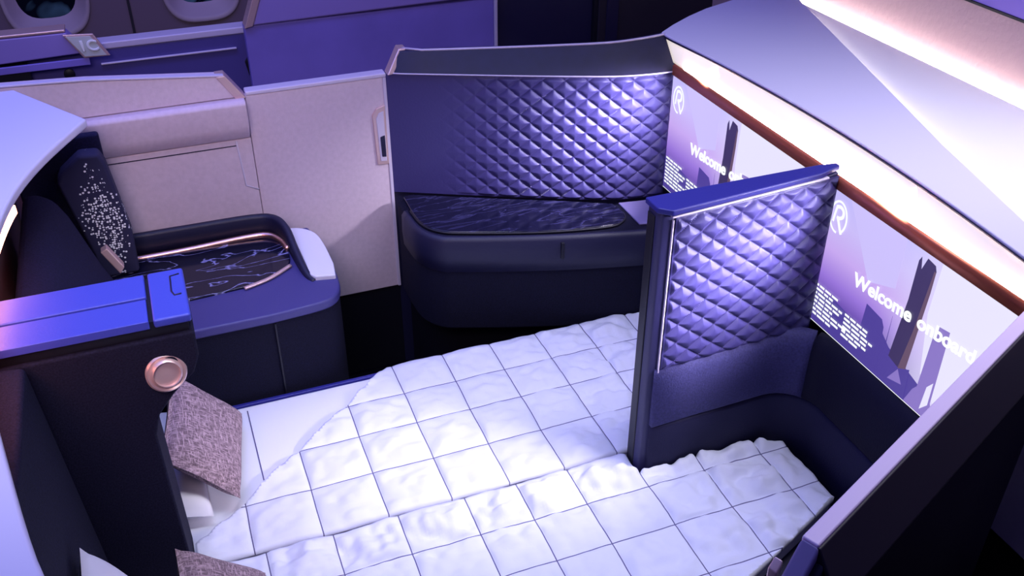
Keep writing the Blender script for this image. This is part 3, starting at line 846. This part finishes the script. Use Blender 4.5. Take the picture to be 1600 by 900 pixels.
# ================================================================== BEDS
def cut(bm, co, no):
    g = bm.verts[:] + bm.edges[:] + bm.faces[:]
    bmesh.ops.bisect_plane(bm, geom=g, plane_co=co, plane_no=no, clear_outer=True)


def sub(vals):
    v = sorted(set(round(a, 5) for a in vals)); out = [v[0]]
    for a in v[1:]:
        if a - out[-1] > .0008: out.append(a)
    return out


def lines(lo, hi, seams, step=.009):
    L = [lo + (hi - lo) * i / int((hi - lo) / step) for i in range(int((hi - lo) / step) + 1)]
    L = [x for x in L if all(abs(x - s) > .008 for s in seams)]
    for s in seams:
        L += [s + d for d in (-.008, -.0045, -.0018, .0018, .0045, .008) if lo <= s + d <= hi]
    return sub(L)


def quilt(name, x0, x1, y0, y1, sx, sy, z, cuts, label, wr=None, shift=None, drop=None):
    X = lines(x0, x1, sx); Y = lines(y0, y1, sy)
    bm = bmesh.new()
    G = []
    for x in X:
        row = []
        for y in Y:
            d = min([abs(x - s) for s in sx] + [9]); e = min([abs(y - s) for s in sy] + [9])
            hx = 1 - math.exp(-d / .010); hy = 1 - math.exp(-e / .010)
            puff = .013 * hx * hy + .008 * min(1, d / .10) * min(1, e / .10)
            w_ = .0035 * noise.noise(Vector((x * 9, y * 9, 1.3)))
            k = wr(x, y) if wr else 0
            w_ += (.006 + .011 * k) * noise.fractal(Vector((x * 16 + 3, y * 22, .5)), 1.0, 2.0, 2)
            bd = sstep(0, .035, min(x - x0, x1 - x, y - y0, y1 - y))
            zz = z + puff * (.25 + .75 * bd) + w_ * hx * hy * (.3 + .7 * bd)
            r = random.random
            ox, oy = (shift(x, y) if shift else (0, 0))
            row.append(bm.verts.new((x + ox + .004 * noise.noise(Vector((y * 6, x * 3, 7))), y + oy + .004 * noise.noise(Vector((x * 6, y * 3, 2))), zz)))
        G.append(row)
    for i in range(len(X) - 1):
        for j in range(len(Y) - 1):
            if drop and drop(X[i + 1], Y[j + 1]): continue
            f = bm.faces.new((G[i][j], G[i + 1][j], G[i + 1][j + 1], G[i][j + 1]))
            f.smooth = True
            xm = (X[i] + X[i + 1]) / 2; ym = (Y[j] + Y[j + 1]) / 2
            if any(abs(xm - s) < .0016 for s in sx) or any(abs(ym - s) < .0016 for s in sy):
                f.material_index = 1
    bmesh.ops.delete(bm, geom=[v for v in bm.verts if not v.link_faces], context='VERTS')
    for co, no in cuts: cut(bm, co, no)
    # turn the hem down to the mattress
    be = [e for e in bm.edges if e.is_boundary]
    ret = bmesh.ops.extrude_edge_only(bm, edges=be)
    for v in [g for g in ret['geom'] if isinstance(g, bmesh.types.BMVert)]:
        v.co.z = z - .012
    for f in bm.faces: f.smooth = True
    me = bpy.data.meshes.new(name); bm.to_mesh(me); bm.free()
    o = link(name, me, 'quilt'); me.materials.append(M['stitch'])
    tag(o, label, 'quilt', 'quilts on the double bed')
    return o


# platforms and mattresses
t = thing('far_bed', (.6, 2.45, 0), 'far half of the double bed, dark base under a white fitted sheet', 'bed')
pf = [(-.42, 2.090), (1.74, 2.092), (1.74, 2.62), (1.60, 2.774), (-.42, 2.774)]
prism('bed_base', pf, .03, .405, 'navy_leather', t, .01)
prism('mattress', [(-.41, 2.090), (1.70, 2.092), (1.70, 2.62), (1.58, 2.774), (-.41, 2.774)], .407, .478, 'sheet', t, .02, 4)
box('side_trim', (-.41, 2.776, .455), (.9, 2.792, .476), 'divider_blue', t, .004)
box('sheet_seam', (.070, 2.10, .4775), (.074, 2.74, .4790), 'stitch', t)
t = thing('near_bed', (.6, 1.7, 0), 'near half of the double bed running to the nearer screen, dark base under white sheet', 'bed')
prism('bed_base', [(-.42, 2.050), (-.42, 1.02), (.30, 1.02), (1.30, 1.43), (1.745, 1.62), (1.745, 1.965), (1.21, 1.965), (1.18, 2.050)], .03, .405, 'navy_leather', t, .01)
prism('mattress', [(-.41, 2.050), (-.41, 1.05), (.28, 1.05), (1.30, 1.49), (1.70, 1.66), (1.70, 1.955), (1.20, 1.955), (1.17, 2.050)], .407, .478, 'sheet', t, .02, 4)

# quilts
s2 = 1 / math.sqrt(1 + 1.157 ** 2)
qa = quilt('quilt', -.22, 1.66, 2.079, 2.785, [0.0, .2, .4, .6, .79, .978, 1.165, 1.35, 1.54], [2.27, 2.455, 2.62], .492,
           [(Vector((.565, 2.770, 0)), Vector((-1, 1.157, 0)).normalized()), (Vector((1.50, 2.785, 0)), Vector((.3, 1, 0)).normalized()), (Vector((-.156, 2.1, 0)), Vector((-1, 0, 0)))],
           'white quilted blanket on the far bed, its corner folded back diagonally by the sheet',
           wr=lambda x, y: sstep(.9, 1.4, x) + .4)
qb = quilt('quilt', -.22, 1.70, 1.06, 2.064, [.03, .225, .425, .635, .805, .980, 1.19, 1.39, 1.60], [1.905, 1.735, 1.54, 1.36, 1.18], .492,
           [(Vector((1.30, 1.485, 0)), Vector((.39, -.92, 0)).normalized()), (Vector((-.156, 2.06, 0)), Vector((-1, 0, 0))),
            (Vector((1.19, 2.06, 0)), Vector((.25, .97, 0)).normalized())],
           'white quilted blanket on the near bed, wrinkled, reaching the foot under the nearer screen',
           wr=lambda x, y: .5 + 1.6 * sstep(1.80, 1.98, y) + sstep(1.1, 1.4, x), drop=lambda x, y: x > 1.188 and y > 1.968)


# cushions and pillows
def pillow(name, M4, w_, h_, th, m, label, cat, group=None, n=30, pinch=.10):
    V, F = [], []
    for side in (1, -1):
        for i in range(n + 1):
            for j in range(n + 1):
                u = -1 + 2 * i / n; v = -1 + 2 * j / n
                bulge = max(0, (1 - u ** 4)) ** .55 * max(0, (1 - v ** 4)) ** .55
                x = u * w_ / 2 * (1 - pinch * (1 - abs(v) ** 1.5) * abs(u) ** 3 * .5)
                y = v * h_ / 2 * (1 - pinch * (1 - abs(u) ** 1.5) * abs(v) ** 3 * .5)
                z = side * (th / 2 * bulge * (1 + .10 * noise.noise(Vector((u * 2.2, v * 2.2, side)))) + .004 * side * 0)
                V.append(M4 @ Vector((x, y, z)))
    q = (n + 1) * (n + 1)
    for s in (0, 1):
        for i in range(n):
            for j in range(n):
                a = s * q + i * (n + 1) + j
                f = (a, a + n + 1, a + n + 2, a + 1)
                F.append(f if s == 0 else f[::-1])
    o = mesh_obj(name, V, F, m, None, smooth=True)
    bm = bmesh.new(); bm.from_mesh(o.data)
    bmesh.ops.remove_doubles(bm, verts=bm.verts, dist=.0006)
    for f in bm.faces: f.smooth = True
    bm.to_mesh(o.data); bm.free()
    return tag(o, label, cat, group)


def frame(o, ax, ay):
    ax = Vector(ax).normalized(); ay = Vector(ay); ay = (ay - ax * ay.dot(ax)).normalized(); az = ax.cross(ay)
    return Matrix(((ax.x, ay.x, az.x, o[0]), (ax.y, ay.y, az.y, o[1]), (ax.z, ay.z, az.z, o[2]), (0, 0, 0, 1)))


# far: corner TL, TR, BR as seen
pillow('cushion', frame((-.075, 2.477, .635), (.178, -.030, -.18), (.05, .395, 0)), .275, .41, .09, 'linen',
       'mauve woven cushion lying by the far pillow against the headboard wing', 'cushion', 'woven cushions at the bed heads')
pillow('cushion', frame((-.088, 1.735, .640), (.173, .0, -.15), (.0, .4, 0)), .275, .41, .09, 'linen',
       'mauve woven cushion cut off by the bottom edge of the photo', 'cushion', 'woven cushions at the bed heads')
pillow('pillow', frame((-.215, 2.495, .545), (.26, .0, -.05), (0, .5, 0)), .25, .52, .09, 'pillow_white',
       'white pillow tucked under the mauve cushion at the head of the far bed', 'pillow', 'white pillows')
pillow('pillow', frame((-.258, 1.47, .845), (.2, .0, -.37), (.0, .5, 0)), .42, .50, .10, 'pillow_white',
       'white pillow leaning on the near seat back at the bottom left', 'pillow', 'white pillows')

# ================================================================== NEAR SUITE WALL
t = thing('near_suite_wall', (1.3, 1.05, 0), 'near suite wall in the right foreground with a pink top edge and dark outer face', 'suite wall')
A = Vector((1.786, 1.302)); B = Vector((.868, .893))
d = (B - A).normalized(); nn = Vector((-d.y, d.x))          # points to the inside? (left of travel)
if nn.y < 0: nn = -nn
pl = lambda p, o: (p.x + nn.x * o, p.y + nn.y * o)
prism('wall_core', [pl(A, -.006), pl(B, -.006), pl(B, -.045), pl(A, -.045)], .02, 1.405, 'navy_leather', t, .004)
prism('top_cap', [pl(A, 0), pl(B, 0), pl(B, -.032), pl(A, -.032)], 1.405, 1.430, 'pink_cap', t, .004)


def quad_solid(name, a, b, off, m):
    """band on the outer face: (offset, z) at top and bottom"""
    (o0, z0), (o1, z1) = off
    v = [Vector((*pl(A, o0), z0)), Vector((*pl(B, o0), z0)), Vector((*pl(B + d * .0, o1), z1)), Vector((*pl(A, o1), z1))]
    return extr(name, v, (nn.x * .012, nn.y * .012, 0), m, t, .002)


quad_solid('outer_bevel', A, B, ((-.036, 1.424), (-.090, 1.330)), 'outer_bevel')
quad_solid('outer_panel', A, B, ((-.090, 1.328), (-.080, .02)), 'outer_dark')
e0 = B; e1 = B + d * .075
v = [Vector((*pl(e0, 0), 1.428)), Vector((*pl(e0, -.036), 1.428)), Vector((*pl(e1, -.036), 1.345)), Vector((*pl(e1, 0), 1.345))]
extr('end_bevel', v, (0, 0, -.03), 'pale_leather', t, .006)
prism('door_post', [pl(B, -.002), pl(e1, -.002), pl(e1, -.05), pl(B, -.05)], .02, [1.395, 1.312, 1.312, 1.395], 'navy_leather', t, .004)
lt = extr('door_latch', [(*pl(B + d * .022, .012), 1.375), (*pl(B + d * .040, .012), 1.358), (*pl(B + d * .040, .012), 1.318), (*pl(B + d * .022, .012), 1.335)], (nn.x * .018, nn.y * .018, 0), 'rose', t, .003)
